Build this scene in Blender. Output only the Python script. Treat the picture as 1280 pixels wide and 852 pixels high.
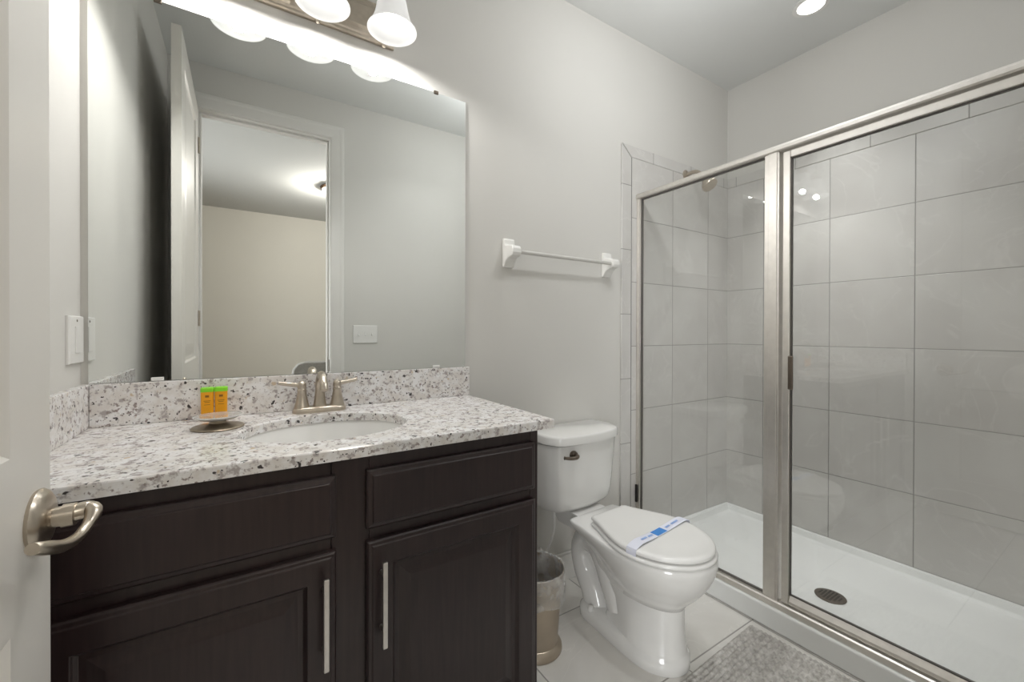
import bpy, bmesh, math, random
from mathutils import Vector, Matrix
random.seed(7)
for o in list(bpy.data.objects): bpy.data.objects.remove(o)
S = bpy.context.scene
COL = S.collection
R = math.radians

# ------------------------------------------------------------------ camera, world, exposure
CAM = (0.3601, -1.5392, 1.1732); YAW, PITCH, ROLL = -32.68, -0.2595, 0.1304
F_PX, CY = 523.7355, 417.506
cam_d = bpy.data.cameras.new('camera'); cam = bpy.data.objects.new('camera', cam_d); COL.objects.link(cam)
y_, p_, r_ = R(YAW), R(PITCH), R(ROLL)
fw = Vector((-math.sin(y_)*math.cos(p_), math.cos(y_)*math.cos(p_), math.sin(p_)))
rt = Vector((math.cos(y_), math.sin(y_), 0)); up = rt.cross(fw)
rt2 = rt*math.cos(r_) + up*math.sin(r_); up2 = -rt*math.sin(r_) + up*math.cos(r_)
m = Matrix((rt2, up2, -fw)).transposed().to_4x4(); m.translation = Vector(CAM)
cam.matrix_world = m
cam_d.sensor_width = 36; cam_d.lens = F_PX/1280*36; cam_d.sensor_fit = 'HORIZONTAL'
cam_d.shift_y = -(426-CY)/1280; cam_d.clip_start = 0.02
S.camera = cam
S.view_settings.view_transform = 'Standard'; S.view_settings.look = 'None'
S.view_settings.gamma = 1.0; S.view_settings.use_curve_mapping = False
S.view_settings.exposure = 0.1
W = bpy.data.worlds.new('world'); S.world = W; W.use_nodes = True
W.node_tree.nodes['Background'].inputs[0].default_value = (0.9, 0.95, 1, 1)
W.node_tree.nodes['Background'].inputs[1].default_value = 0.3
BULB_E, SHADE_E = 1.6, .42    # glow of the bulb and of the shade
BULB_W = 5.9        # each vanity bulb
RECESS_W = 3.8      # recessed ceiling lamp
BEDROOM_W = 40    # bedroom ceiling lamp
H_CEIL = 2.7395
CEIL_FILL_W = 10.5       # added fill light below the ceiling
BEDROOM_FILL_W = 76     # added fill from the bedroom through the doorway
def lamp(name, kind, loc, power, color=(1, 1, 1), size=0.05, rot=None, size_y=None):
    d = bpy.data.lights.new(name, kind); d.energy = power; d.color = color
    if kind == 'AREA':
        d.size = size
        if size_y: d.shape = 'RECTANGLE'; d.size_y = size_y
        else: d.shape = 'DISK'
    else: d.shadow_soft_size = size
    o = bpy.data.objects.new(name, d); COL.objects.link(o); o.location = loc
    if rot: o.rotation_euler = rot
    return o
DOWN_FILL_W = 2          # added downward fill for floor and low surfaces, above the frame
dl_ = lamp('down_fill', 'AREA', (1.45, -.95, H_CEIL-.012), DOWN_FILL_W, (.98, .99, 1), .11); dl_.data.spread = R(110)
# added doorway fill at the windowless left bedroom wall, outside the reflection, facing +x
lamp('bedroom_fill', 'AREA', (-1.585, -2.9, 1.35), BEDROOM_FILL_W, (0.96, 0.98, 1.0), 1.6, (0, R(-90), R(18)), 1.8).data.spread = R(120)

# added point light brightening the bathroom, no fixture behind it, above the frame
lamp('ceiling_fill', 'POINT', (1.75, -.76, 2.42), CEIL_FILL_W, (.97, .985, 1), .08)

# ------------------------------------------------------------------ materials
def mat(name): 
    mm = bpy.data.materials.new(name); mm.use_nodes = True
    return mm, mm.node_tree.nodes, mm.node_tree.links, mm.node_tree.nodes['Principled BSDF']
def lin(c): return tuple(((v/255)/12.92 if v/255 <= .04045 else ((v/255+.055)/1.055)**2.4) for v in c) + (1,)
def simple(name, col, rough=.5, metal=0., noise=0., nscale=20., bump=0., bscale=200., coat=0., emit=0., spec=.5):
    mm, N, L, P = mat(name)
    P.inputs['Roughness'].default_value = rough; P.inputs['Metallic'].default_value = metal
    P.inputs['Coat Weight'].default_value = coat
    P.inputs['Specular IOR Level'].default_value = spec
    c = lin(col)
    tc = N.new('ShaderNodeTexCoord')
    if noise:
        n = N.new('ShaderNodeTexNoise'); n.inputs['Scale'].default_value = nscale; n.inputs['Detail'].default_value = 4
        L.new(tc.outputs['Object'], n.inputs['Vector'])
        r = N.new('ShaderNodeValToRGB')
        r.color_ramp.elements[0].position = .3; r.color_ramp.elements[1].position = .7
        r.color_ramp.elements[0].color = tuple(max(0, v*(1-noise)) for v in c[:3]) + (1,)
        r.color_ramp.elements[1].color = tuple(min(1, v*(1+noise)) for v in c[:3]) + (1,)
        L.new(n.outputs['Fac'], r.inputs['Fac']); L.new(r.outputs['Color'], P.inputs['Base Color'])
    else: P.inputs['Base Color'].default_value = c
    if bump:
        n = N.new('ShaderNodeTexNoise'); n.inputs['Scale'].default_value = bscale; n.inputs['Detail'].default_value = 3
        L.new(tc.outputs['Object'], n.inputs['Vector'])
        b = N.new('ShaderNodeBump'); b.inputs['Strength'].default_value = bump; b.inputs['Distance'].default_value = .002
        L.new(n.outputs['Fac'], b.inputs['Height']); L.new(b.outputs['Normal'], P.inputs['Normal'])
    if emit:
        P.inputs['Emission Color'].default_value = c; P.inputs['Emission Strength'].default_value = emit
    return mm

M = {}
M['wall'] = simple('wall_paint', (213, 211, 206), .75, noise=.01, nscale=3, bump=.12, bscale=220)
M['ceiling'] = simple('ceiling_paint', (222, 223, 221), .85, bump=.3, bscale=90)
M['trim'] = simple('white_trim_paint', (226, 224, 220), .35, noise=.01, nscale=4)
M['door'] = simple('white_door_paint', (224, 221, 215), .38, noise=.01, nscale=4)
M['plate'] = simple('white_plastic', (232, 231, 228), .35, noise=.01)
M['porcelain'] = simple('porcelain', (232, 231, 228), .12, noise=.008, nscale=3, coat=.4)
M['seat'] = simple('seat_plastic', (230, 229, 226), .22, noise=.008, nscale=3)
M['pan'] = simple('acrylic_pan', (232, 233, 231), .25, noise=.01, nscale=3)
M['nickel'] = simple('brushed_nickel', (196, 186, 172), .28, 1., noise=.06, nscale=60)
M['frame'] = simple('satin_nickel_frame', (222, 218, 212), .42, 1., noise=.04, nscale=40)
M['steel'] = simple('handle_steel', (205, 202, 198), .3, 1., noise=.04, nscale=60)
M['drainm'] = simple('drain_metal', (120, 110, 100), .35, 1., noise=.1, nscale=80)
M['darkhole'] = simple('drain_slots', (30, 27, 24), .7, noise=.1)
M['rubber'] = simple('black_rubber', (24, 22, 20), .6, noise=.1)
M['gasket'] = simple('glazing_gasket', (92, 88, 84), .6, noise=.05)
M['bin'] = simple('bronze_steel', (186, 174, 158), .36, 1., noise=.06, nscale=12)
M['whitebar'] = simple('towel_bar_gloss', (205, 203, 198), .3, noise=.02)
M['ceramic'] = simple('white_ceramic', (236, 235, 231), .2, noise=.01)
M['dish'] = simple('dish_glaze', (222, 222, 220), .16, .55, noise=.03, nscale=10)
M['dishbase'] = simple('dish_base_metal', (158, 146, 128), .3, .9, noise=.08, nscale=30)
M['orange'] = simple('orange_plastic', (244, 168, 18), .4, noise=.05, nscale=40)
M['green'] = simple('green_cap', (142, 226, 48), .4, noise=.05, nscale=40)
M['print'] = simple('print_ink', (150, 96, 14), .5, noise=.1)
M['paper'] = simple('band_paper', (226, 228, 240), .6, noise=.01)
M['blue'] = simple('blue_print', (62, 134, 208), .5, noise=.05, nscale=80)
M['paleblue'] = simple('pale_blue_print', (150, 178, 226), .5, noise=.05, nscale=80)
M['carpet'] = simple('carpet', (170, 160, 148), .95, noise=.12, nscale=120, bump=.8, bscale=400)
M['hall'] = simple('bedroom_paint', (212, 209, 201), .8, noise=.01, nscale=3, bump=.1)
M['ceil2'] = simple('dimmed_bedroom_ceiling', (196, 197, 195), .85, bump=.3, bscale=90)  # darker copy of the ceiling paint, so the overlit bedroom looks dimmer
M['fabric'] = simple('grey_fabric', (150, 148, 144), .9, noise=.08, nscale=90, bump=.4, bscale=500)
M['wood'] = simple('dark_leg_wood', (70, 52, 40), .5, noise=.15, nscale=30)
M['tissue'] = simple('toilet_paper', (240, 239, 235), .9, noise=.02, nscale=60, bump=.2)
M['bronze'] = simple('oil_bronze', (96, 74, 56), .4, .8, noise=.1)
M['seam'] = simple('silicone_seam', (200, 197, 190), .5, noise=.02)

# espresso wood
mm, N, L, P = mat('espresso_wood'); M['espresso'] = mm
tc = N.new('ShaderNodeTexCoord'); mp = N.new('ShaderNodeMapping'); mp.inputs['Scale'].default_value = (34, 34, 2.2)
L.new(tc.outputs['Object'], mp.inputs['Vector'])
n = N.new('ShaderNodeTexNoise'); n.inputs['Scale'].default_value = 3; n.inputs['Detail'].default_value = 6
L.new(mp.outputs['Vector'], n.inputs['Vector'])
r = N.new('ShaderNodeValToRGB'); r.color_ramp.elements[0].position = .3; r.color_ramp.elements[1].position = .72
r.color_ramp.elements[0].color = lin((35, 24, 25)); r.color_ramp.elements[1].color = lin((49, 36, 36))
L.new(n.outputs['Fac'], r.inputs['Fac']); L.new(r.outputs['Color'], P.inputs['Base Color'])
P.inputs['Roughness'].default_value = .3

# granite
def granite():
    mm, N, L, P = mat('white_granite')
    tc = N.new('ShaderNodeTexCoord')
    def noise(sc, det=3, rough=.55, off=(0, 0, 0), stretch=None):
        mp = N.new('ShaderNodeMapping'); mp.inputs['Location'].default_value = off
        if stretch: mp.inputs['Scale'].default_value = stretch
        L.new(tc.outputs['Object'], mp.inputs['Vector'])
        n = N.new('ShaderNodeTexNoise'); n.inputs['Scale'].default_value = sc; n.inputs['Detail'].default_value = det
        n.inputs['Roughness'].default_value = rough; L.new(mp.outputs['Vector'], n.inputs['Vector']); return n.outputs['Fac']
    def ramp(f, a, b):
        r = N.new('ShaderNodeValToRGB'); r.color_ramp.elements[0].position = a; r.color_ramp.elements[1].position = b
        r.color_ramp.elements[0].color = (0, 0, 0, 1); r.color_ramp.elements[1].color = (1, 1, 1, 1)
        L.new(f, r.inputs['Fac']); return r.outputs['Color']
    def mix(fac, c1, c2):
        x = N.new('ShaderNodeMix'); x.data_type = 'RGBA'
        L.new(fac, x.inputs[0])
        for s, c in ((6, c1), (7, c2)):
            if isinstance(c, tuple): x.inputs[s].default_value = c
            else: L.new(c, x.inputs[s])
        return x.outputs[2]
    c = mix(ramp(noise(30, 4), .38, .62), lin((224, 219, 214)), lin((240, 239, 239)))
    c = mix(ramp(noise(55, 3, .6, (3, 1, 2)), .54, .64), c, lin((176, 168, 166)))     # grey clouds
    c = mix(ramp(noise(85, 3, .6, (1, 5, 2)), .60, .66), c, lin((152, 140, 136)))     # mauve-brown flecks
    c = mix(ramp(noise(58, 2, .5, (7, 3, 4)), .655, .69), c, lin((70, 66, 66)))       # dark specks
    c = mix(ramp(noise(120, 2, .5, (2, 8, 9)), .68, .71), c, lin((60, 54, 54)))
    c = mix(ramp(noise(42, 2, .5, (4, 4, 1)), .70, .76), c, lin((206, 188, 164)))     # tan blots
    L.new(c, P.inputs['Base Color']); P.inputs['Roughness'].default_value = .16
    return mm
M['granite'] = granite()

# stone look tile with grout lines; axes: which object coordinates, pitches, offsets
def tile(name, ax, pitch, off, base, dark, grout, gw=.004, rough=.35):
    mm, N, L, P = mat(name)
    tc = N.new('ShaderNodeTexCoord'); sp = N.new('ShaderNodeSeparateXYZ'); L.new(tc.outputs['Object'], sp.inputs[0])
    def mth(op, a, b=None):
        x = N.new('ShaderNodeMath'); x.operation = op
        for i, v in enumerate((a, b)):
            if v is None: continue
            if isinstance(v, (int, float)): x.inputs[i].default_value = v
            else: L.new(v, x.inputs[i])
        return x.outputs[0]
    ds = []; cells = []
    for a, p, o in zip(ax, pitch, off):
        if p is None: continue
        t = mth('DIVIDE', mth('SUBTRACT', sp.outputs[a], o), p)
        fr = mth('FRACT', t); cells.append(mth('FLOOR', t))
        d = mth('MULTIPLY', mth('MINIMUM', fr, mth('SUBTRACT', 1.0, fr)), p); ds.append(d)
    d = ds[0]
    for q in ds[1:]: d = mth('MINIMUM', d, q)
    mask = N.new('ShaderNodeMapRange'); mask.inputs['From Min'].default_value = gw*.35; mask.inputs['From Max'].default_value = gw*.65
    L.new(d, mask.inputs['Value'])
    # per tile shift of the vein texture
    cv = N.new('ShaderNodeCombineXYZ')
    for i, cc in enumerate(cells): L.new(mth('MULTIPLY', cc, 3.7+i), cv.inputs[i])
    ad = N.new('ShaderNodeVectorMath'); ad.operation = 'ADD'; L.new(tc.outputs['Object'], ad.inputs[0]); L.new(cv.outputs[0], ad.inputs[1])
    n = N.new('ShaderNodeTexNoise'); n.inputs['Scale'].default_value = 3.2; n.inputs['Detail'].default_value = 8; n.inputs['Distortion'].default_value = 1.2
    L.new(ad.outputs[0], n.inputs['Vector'])
    r = N.new('ShaderNodeValToRGB'); r.color_ramp.elements[0].position = .32; r.color_ramp.elements[1].position = .68
    r.color_ramp.elements[0].color = lin(dark); r.color_ramp.elements[1].color = lin(base)
    L.new(n.outputs['Fac'], r.inputs['Fac'])
    # thin pale veins
    n2 = N.new('ShaderNodeTexNoise'); n2.inputs['Scale'].default_value = 2.1; n2.inputs['Detail'].default_value = 4; n2.inputs['Distortion'].default_value = 2.0
    L.new(ad.outputs[0], n2.inputs['Vector'])
    v = mth('ABSOLUTE', mth('SUBTRACT', n2.outputs['Fac'], .5))
    vr = N.new('ShaderNodeMapRange'); vr.inputs['From Min'].default_value = 0; vr.inputs['From Max'].default_value = .012
    vr.inputs['To Min'].default_value = .35; vr.inputs['To Max'].default_value = 0; L.new(v, vr.inputs['Value'])
    x1 = N.new('ShaderNodeMix'); x1.data_type = 'RGBA'; L.new(vr.outputs[0], x1.inputs[0]); L.new(r.outputs['Color'], x1.inputs[6])
    x1.inputs[7].default_value = lin(tuple(min(255, q+14) for q in base))
    x = N.new('ShaderNodeMix'); x.data_type = 'RGBA'; L.new(mask.outputs[0], x.inputs[0]); x.inputs[6].default_value = lin(grout); L.new(x1.outputs[2], x.inputs[7])
    L.new(x.outputs[2], P.inputs['Base Color'])
    b = N.new('ShaderNodeBump'); b.inputs['Strength'].default_value = .6; b.inputs['Distance'].default_value = .002
    L.new(mask.outputs[0], b.inputs['Height']); L.new(b.outputs['Normal'], P.inputs['Normal'])
    rr = N.new('ShaderNodeMapRange'); rr.inputs['To Min'].default_value = .8; rr.inputs['To Max'].default_value = rough
    L.new(mask.outputs[0], rr.inputs['Value']); L.new(rr.outputs[0], P.inputs['Roughness'])
    return mm
TB, TD, TG = (208, 206, 202), (199, 196, 192), (158, 155, 151)
M['tile_back'] = tile('shower_tile_back', (0, 2), (.3435, .3405), (2.0926, .0795), TB, TD, TG)
M['tile_right'] = tile('shower_tile_right', (1, 2), (.338, .3405), (-.5707, .0795), TB, TD, TG)
M['tile_trim_v'] = tile('shower_trim_vertical', (2, 0), (.34, None), (.93, 0), TB, TD, TG)
M['tile_trim_x'] = tile('shower_trim_across', (0, 2), (.34, None), (2.266, 0), TB, TD, TG)
M['tile_trim_y'] = tile('shower_trim_side', (1, 2), (.338, None), (-.7403, 0), TB, TD, TG)
M['tile_floor'] = tile('floor_tile', (0, 1), (.4435, .4435), (1.222, -.1895), (228, 225, 220), (219, 216, 210), (166, 163, 158), .005, .3)

# mirror
mm, N, L, P = mat('mirror_silver'); M['mirror'] = mm
P.inputs['Base Color'].default_value = (.88, .9, .885, 1); P.inputs['Metallic'].default_value = 1; P.inputs['Roughness'].default_value = .0
tcm = N.new('ShaderNodeTexCoord')
# thin clear glass: transparent + Fresnel reflection
mm, N, L, P = mat('clear_shower_glass'); M['glass'] = mm
N.remove(P); out = N['Material Output']
tr = N.new('ShaderNodeBsdfTransparent'); tr.inputs[0].default_value = (.968, .972, .966, 1)
gl = N.new('ShaderNodeBsdfGlossy'); gl.inputs['Roughness'].default_value = .0
fr = N.new('ShaderNodeFresnel')
ge = N.new('ShaderNodeNewGeometry'); io = N.new('ShaderNodeMapRange'); io.inputs['To Min'].default_value = 1.7; io.inputs['To Max'].default_value = 1/1.7
L.new(ge.outputs['Backfacing'], io.inputs['Value']); L.new(io.outputs[0], fr.inputs['IOR'])   # the same glass seen from either face
mx = N.new('ShaderNodeMixShader'); L.new(fr.outputs[0], mx.inputs[0]); L.new(tr.outputs[0], mx.inputs[1]); L.new(gl.outputs[0], mx.inputs[2])
L.new(mx.outputs[0], out.inputs['Surface'])
# bin liner: thin translucent plastic
mm, N, L, P = mat('clear_plastic_film'); M['liner'] = mm
N.remove(P); out = N['Material Output']
tr = N.new('ShaderNodeBsdfTransparent'); tr.inputs[0].default_value = (.96, .96, .96, 1)
df = N.new('ShaderNodeBsdfPrincipled'); df.inputs['Base Color'].default_value = (.85, .85, .84, 1); df.inputs['Roughness'].default_value = .25
n = N.new('ShaderNodeTexNoise'); n.inputs['Scale'].default_value = 25; n.inputs['Detail'].default_value = 4
tcl = N.new('ShaderNodeTexCoord'); L.new(tcl.outputs['Object'], n.inputs['Vector'])
mr = N.new('ShaderNodeMapRange'); mr.inputs['From Min'].default_value = .35; mr.inputs['From Max'].default_value = .7
mr.inputs['To Min'].default_value = .16; mr.inputs['To Max'].default_value = .5; L.new(n.outputs['Fac'], mr.inputs['Value'])
bp = N.new('ShaderNodeBump'); bp.inputs['Distance'].default_value = .01; L.new(n.outputs['Fac'], bp.inputs['Height']); L.new(bp.outputs['Normal'], df.inputs['Normal'])
mx = N.new('ShaderNodeMixShader'); L.new(mr.outputs[0], mx.inputs[0]); L.new(tr.outputs[0], mx.inputs[1]); L.new(df.outputs[0], mx.inputs[2])
L.new(mx.outputs[0], out.inputs['Surface'])
# lit opal shade
mm, N, L, P = mat('opal_glass_shade'); M['shade'] = mm
P.inputs['Base Color'].default_value = (.6, .6, .59, 1); P.inputs['Roughness'].default_value = .25
P.inputs['Emission Color'].default_value = (1, .985, .96, 1); P.inputs['Emission Strength'].default_value = SHADE_E
mm, N, L, P = mat('lit_bulb'); M['bulb'] = mm
P.inputs['Base Color'].default_value = (1, 1, 1, 1)
P.inputs['Emission Color'].default_value = (1, .985, .97, 1); P.inputs['Emission Strength'].default_value = BULB_E
M['recess'] = simple('recessed_lens', (255, 252, 246), .5, emit=RECESS_W)
M['warmlens'] = simple('bedroom_lens', (255, 236, 205), .5, emit=4)
# bath mat: short woven rows
mm, N, L, P = mat('woven_mat'); M['mat'] = mm
tc = N.new('ShaderNodeTexCoord'); n = N.new('ShaderNodeTexNoise'); n.inputs['Scale'].default_value = 60; n.inputs['Detail'].default_value = 3
L.new(tc.outputs['Object'], n.inputs['Vector'])
r = N.new('ShaderNodeValToRGB'); r.color_ramp.elements[0].position = .3; r.color_ramp.elements[1].position = .7
r.color_ramp.elements[0].color = lin((166, 162, 156)); r.color_ramp.elements[1].color = lin((216, 213, 208))
L.new(n.outputs['Fac'], r.inputs['Fac']); L.new(r.outputs['Color'], P.inputs['Base Color']); P.inputs['Roughness'].default_value = .95

# ------------------------------------------------------------------ mesh helpers
def link(name, bm, m, parent=None, smooth=False, bevel=0., seg=2, kind=None, angle=40):
    bmesh.ops.recalc_face_normals(bm, faces=bm.faces)
    me = bpy.data.meshes.new(name); bm.to_mesh(me); bm.free()
    o = bpy.data.objects.new(name, me); COL.objects.link(o)
    me.materials.append(m if not isinstance(m, str) else M[m])
    if parent: o.parent = parent
    if smooth:
        for p in me.polygons: p.use_smooth = True
        md = None
        try:
            me.set_sharp_from_angle(angle=R(angle))
        except Exception: pass
    if bevel:
        b = o.modifiers.new('bevel', 'BEVEL'); b.width = bevel; b.segments = seg; b.limit_method = 'ANGLE'; b.angle_limit = R(35)
    if kind: o['kind'] = kind
    return o
def thing(name, loc, label, cat, group=None, rotz=0):
    o = bpy.data.objects.new(name, None); COL.objects.link(o); o.empty_display_size = .05
    o.location = loc; o.rotation_euler = (0, 0, rotz); o['label'] = label; o['category'] = cat
    if group: o['group'] = group
    return o
def tag(o, label, cat, group=None):
    o['label'] = label; o['category'] = cat
    if group: o['group'] = group
    return o
def nb(): return bmesh.new()
def box(bm, x0, x1, y0, y1, z0, z1):
    v = [bm.verts.new(p) for p in ((x0,y0,z0),(x1,y0,z0),(x1,y1,z0),(x0,y1,z0),(x0,y0,z1),(x1,y0,z1),(x1,y1,z1),(x0,y1,z1))]
    for f in ((0,3,2,1),(4,5,6,7),(0,1,5,4),(1,2,6,5),(2,3,7,6),(3,0,4,7)): bm.faces.new([v[i] for i in f])
    return bm
def loft(bm, rings, cap0=True, cap1=True):
    vs = [[bm.verts.new(p) for p in ring] for ring in rings]
    n = len(rings[0])
    for a, b in zip(vs, vs[1:]):
        for i in range(n): bm.faces.new((a[i], a[(i+1) % n], b[(i+1) % n], b[i]))
    if cap0: bm.faces.new(vs[0][::-1])
    if cap1: bm.faces.new(vs[-1])
    return bm
def lathe(bm, prof, c=(0, 0, 0), seg=32, axis='z', cap0=True, cap1=True):
    rings = []
    for rr, h in prof:
        ring = []
        for i in range(seg):
            t = 2*math.pi*i/seg; a, b = rr*math.cos(t), rr*math.sin(t)
            p = {'z': (a, b, h), 'y': (a, h, b), 'x': (h, a, b)}[axis]
            ring.append((c[0]+p[0], c[1]+p[1], c[2]+p[2]))
        rings.append(ring)
    return loft(bm, rings, cap0, cap1)
def smoothpath(pts, n=6):
    P = [Vector(p) for p in pts]; out = []
    for i in range(len(P)-1):
        p0, p1, p2, p3 = P[max(i-1, 0)], P[i], P[i+1], P[min(i+2, len(P)-1)]
        for k in range(n):
            t = k/n
            out.append(.5*((2*p1)+(-p0+p2)*t+(2*p0-5*p1+4*p2-p3)*t*t+(-p0+3*p1-3*p2+p3)*t**3))
    out.append(P[-1]); return out
def tube(bm, pts, rad, seg=12, smooth=0, flat=None):
    P = smoothpath(pts, smooth) if smooth else [Vector(p) for p in pts]
    n = len(P)
    rads = rad if isinstance(rad, (list, tuple)) else [rad]*n
    if len(rads) != n:
        k = len(rads); rads = [rads[int(min(i*(k-1)/(n-1), k-1.0001))] + (rads[min(int(i*(k-1)/(n-1))+1, k-1)]-rads[int(min(i*(k-1)/(n-1), k-1.0001))])*((i*(k-1)/(n-1)) % 1) for i in range(n)]
    prev = None; rings = []
    for i in range(n):
        d = (P[min(i+1, n-1)]-P[max(i-1, 0)]).normalized()
        if prev is None:
            u = d.orthogonal().normalized()
        else: u = (prev-d*prev.dot(d)).normalized()
        prev = u; w = d.cross(u)
        rings.append([tuple(P[i]+(u*math.cos(2*math.pi*j/seg)+w*math.sin(2*math.pi*j/seg))*rads[i]) for j in range(seg)])
    return loft(bm, rings)
def nested(bm, x0, x1, z0, z1, prof, back, yb=None):
    """panel facing -y: prof = [(inset, y)], first ring joins the back at y=back"""
    rings = [[(x0, back, z0), (x1, back, z0), (x1, back, z1), (x0, back, z1)]]
    for ins, y in prof:
        rings.append([(x0+ins, y, z0+ins), (x1-ins, y, z0+ins), (x1-ins, y, z1-ins), (x0+ins, y, z1-ins)])
    return loft(bm, rings)
def xform(bm, mtx):
    bmesh.ops.transform(bm, matrix=mtx, verts=bm.verts); return bm

# ------------------------------------------------------------------ room shell
XR, H, YF = 3.0045, 2.7395, -1.52          # right wall, ceiling, doorway wall
OX0, OX1, OZ = .140, .8531, 2.474           # doorway opening
YB = -1.64                                   # bedroom side of the doorway wall
BX0, BX1, BY = -1.6, 3.4, -4.92              # bedroom
def slab(name, dims, m): return link(name, box(nb(), *dims), m, kind='structure')
slab('floor', (-.1, XR+.1, YB, .1, -.1, 0), 'tile_floor')
slab('ceiling', (-.1, XR+.1, YB, .1, H, H+.1), 'ceiling')
slab('wall_back', (-.1, XR+.1, 0, .12, 0, H), 'wall')
slab('wall_left', (-.12, 0, YB, 0, 0, H), 'wall')
slab('wall_right', (XR, XR+.12, YB, 0, 0, H), 'wall')
bm = nb(); J = .018
box(bm, 0, OX0-J, YB, YF, 0, H); box(bm, OX1+J, XR, YB, YF, 0, H); box(bm, OX0-J, OX1+J, YB, YF, OZ+J, H)
link('wall_front', bm, 'wall', kind='structure')
# bedroom beyond the doorway
slab('floor_bedroom', (BX0, BX1, BY, YB, -.1, 0), 'carpet')
slab('ceiling_bedroom', (BX0, BX1, BY, YB, H, H+.1), 'ceil2')
slab('wall_bedroom_far', (BX0-.1, BX1+.1, BY-.1, BY, 0, H), 'hall')
slab('wall_bedroom_left', (BX0-.1, BX0, BY, YB, 0, H), 'hall')
slab('wall_bedroom_right', (BX1, BX1+.1, BY, YB, 0, H), 'hall')
bm = nb(); box(bm, BX0, -.12, YB, YB+.1, 0, H); box(bm, XR+.12, BX1, YB, YB+.1, 0, H)
link('wall_bedroom_near', bm, 'hall', kind='structure')
bm = nb(); box(bm, BX0, BX1, BY, BY+.015, 0, .13); link('baseboard_bedroom', bm, 'trim', kind='structure', bevel=.005)
# door jamb lining and casing
bm = nb()
box(bm, OX0-J, OX0, YB, YF, 0, OZ); box(bm, OX1, OX1+J, YB, YF, 0, OZ); box(bm, OX0-J, OX1+J, YB, YF, OZ, OZ+J)
box(bm, OX1-.012, OX1, YB+.03, YF-.045, 0, OZ-.012); box(bm, OX0, OX1, YB+.03, YF-.045, OZ-.012, OZ)
box(bm, OX0, OX0+.012, YB+.03, YF-.045, 0, OZ-.012)
jamb = link('trim_1', bm, 'trim', kind='structure', bevel=.002)
bm = nb(); box(bm, OX1-.002, OX1+.001, -1.560, -1.532, .905, .985); link('strike_plate', bm, 'drainm', jamb)
def casing(y0, sgn, name):
    bm = nb(); xi0, xi1, zi = OX0-.005, OX1+.005, OZ+.005
    rings = []
    for px, pz, ox, oz in ((xi0, 0, -1, 0), (xi0, zi, -1, 1), (xi1, zi, 1, 1), (xi1, 0, 1, 0)):   # mitred round three sides
        rings.append([(px+ox*a, y0+sgn*d, pz+oz*a) for a, d in ((0, 0), (0, .010), (.006, .013), (.030, .016), (.055, .018), (.064, .021), (.080, .021), (.083, .017), (.083, 0))])
    loft(bm, rings)
    return link(name, bm, 'trim', kind='structure')
casing(YF, 1, 'trim_2'); casing(YB, -1, 'trim_3')
# baseboards
bm = nb(); box(bm, 1.09, 2.019, -.014, 0, 0, .12); box(bm, 1.09, 2.019, -.009, 0, .12, .132); link('baseboard_back', bm, 'trim', kind='structure', bevel=.003)
bm = nb(); box(bm, .945, 2.10, YF, YF+.014, 0, .13); link('baseboard_front', bm, 'trim', kind='structure', bevel=.004)
bm = nb(); box(bm, 0, .014, YF+.02, -.57, 0, .13); link('baseboard_left', bm, 'trim', kind='structure', bevel=.004)

# shower wall tile (field) and bullnose border
TT = .010; ZT, ZI = 2.163, 2.100
slab('wall_tile_back', (2.0926, XR-TT, -TT, 0, .0795, ZI), 'tile_back')
slab('wall_tile_right', (XR-TT, XR, YF+TT, 0, .0795, ZI), 'tile_right')
slab('wall_tile_front', (2.0926, XR-TT, YF, YF+TT, .0795, ZI), 'tile_back')
bm = nb()   # left border with mitred top
loft(bm, [[(2.0195, y, .0), (2.0906, y, .0), (2.0906, y, ZI-.002), (2.0195, y, ZT-.003)] for y in (0, -TT)])
link('trim_4', bm, 'tile_trim_v', kind='structure', bevel=.003)
bm = nb()
loft(bm, [[(2.0225, y, ZT), (2.0926, y, ZI+.002), (XR-TT, y, ZI+.002), (XR-TT, y, ZT)] for y in (0, -TT)])
link('trim_5', bm, 'tile_trim_x', kind='structure', bevel=.003)
bm = nb(); box(bm, XR-TT, XR, YF+TT, 0, ZI+.002, ZT); link('trim_6', bm, 'tile_trim_y', kind='structure', bevel=.003)
bm = nb(); box(bm, 2.0926, XR-TT, YF, YF+TT, ZI+.002, ZT); link('trim_7', bm, 'tile_trim_x', kind='structure', bevel=.003)
bm = nb(); box(bm, 2.0195, 2.0906, YF, YF+TT, 0, ZT); link('trim_8', bm, 'tile_trim_v', kind='structure', bevel=.003)

# ------------------------------------------------------------------ open door (two raised panels) with lever
DX, DT, DY0, DY1, DZ = .1407, .035, -1.490, -.7282, 2.468
bm = nb()
def door_face(xs, sgn):
    # stiles and rails as a flat sheet with two recessed raised panels
    def ring(y0, y1, z0, z1, x): return [(x, y0, z0), (x, y1, z0), (x, y1, z1), (x, y0, z1)]
    ys = [DY0, DY0+.115, DY1-.115, DY1]; zs = [.012, .25, .83, 1.03, DZ-.125, DZ]
    for i in range(3):
        for j in range(5):
            if i == 1 and j in (1, 3):
                y0, y1, z0, z1 = ys[1], ys[2], zs[j], zs[j+1]
                rr = []
                for ins, dep in ((0, 0), (.008, .007), (.022, .009), (.030, .009), (.075, .003), (.085, .002)):
                    rr.append(ring(y0+ins, y1-ins, z0+ins, z1-ins, xs-sgn*dep))
                loft(bm, rr, False, True)
            else:
                bm.faces.new([bm.verts.new(p) for p in ring(ys[i], ys[i+1], zs[j], zs[j+1], xs)])
door_face(DX, 1); door_face(DX-DT, -1)
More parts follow.
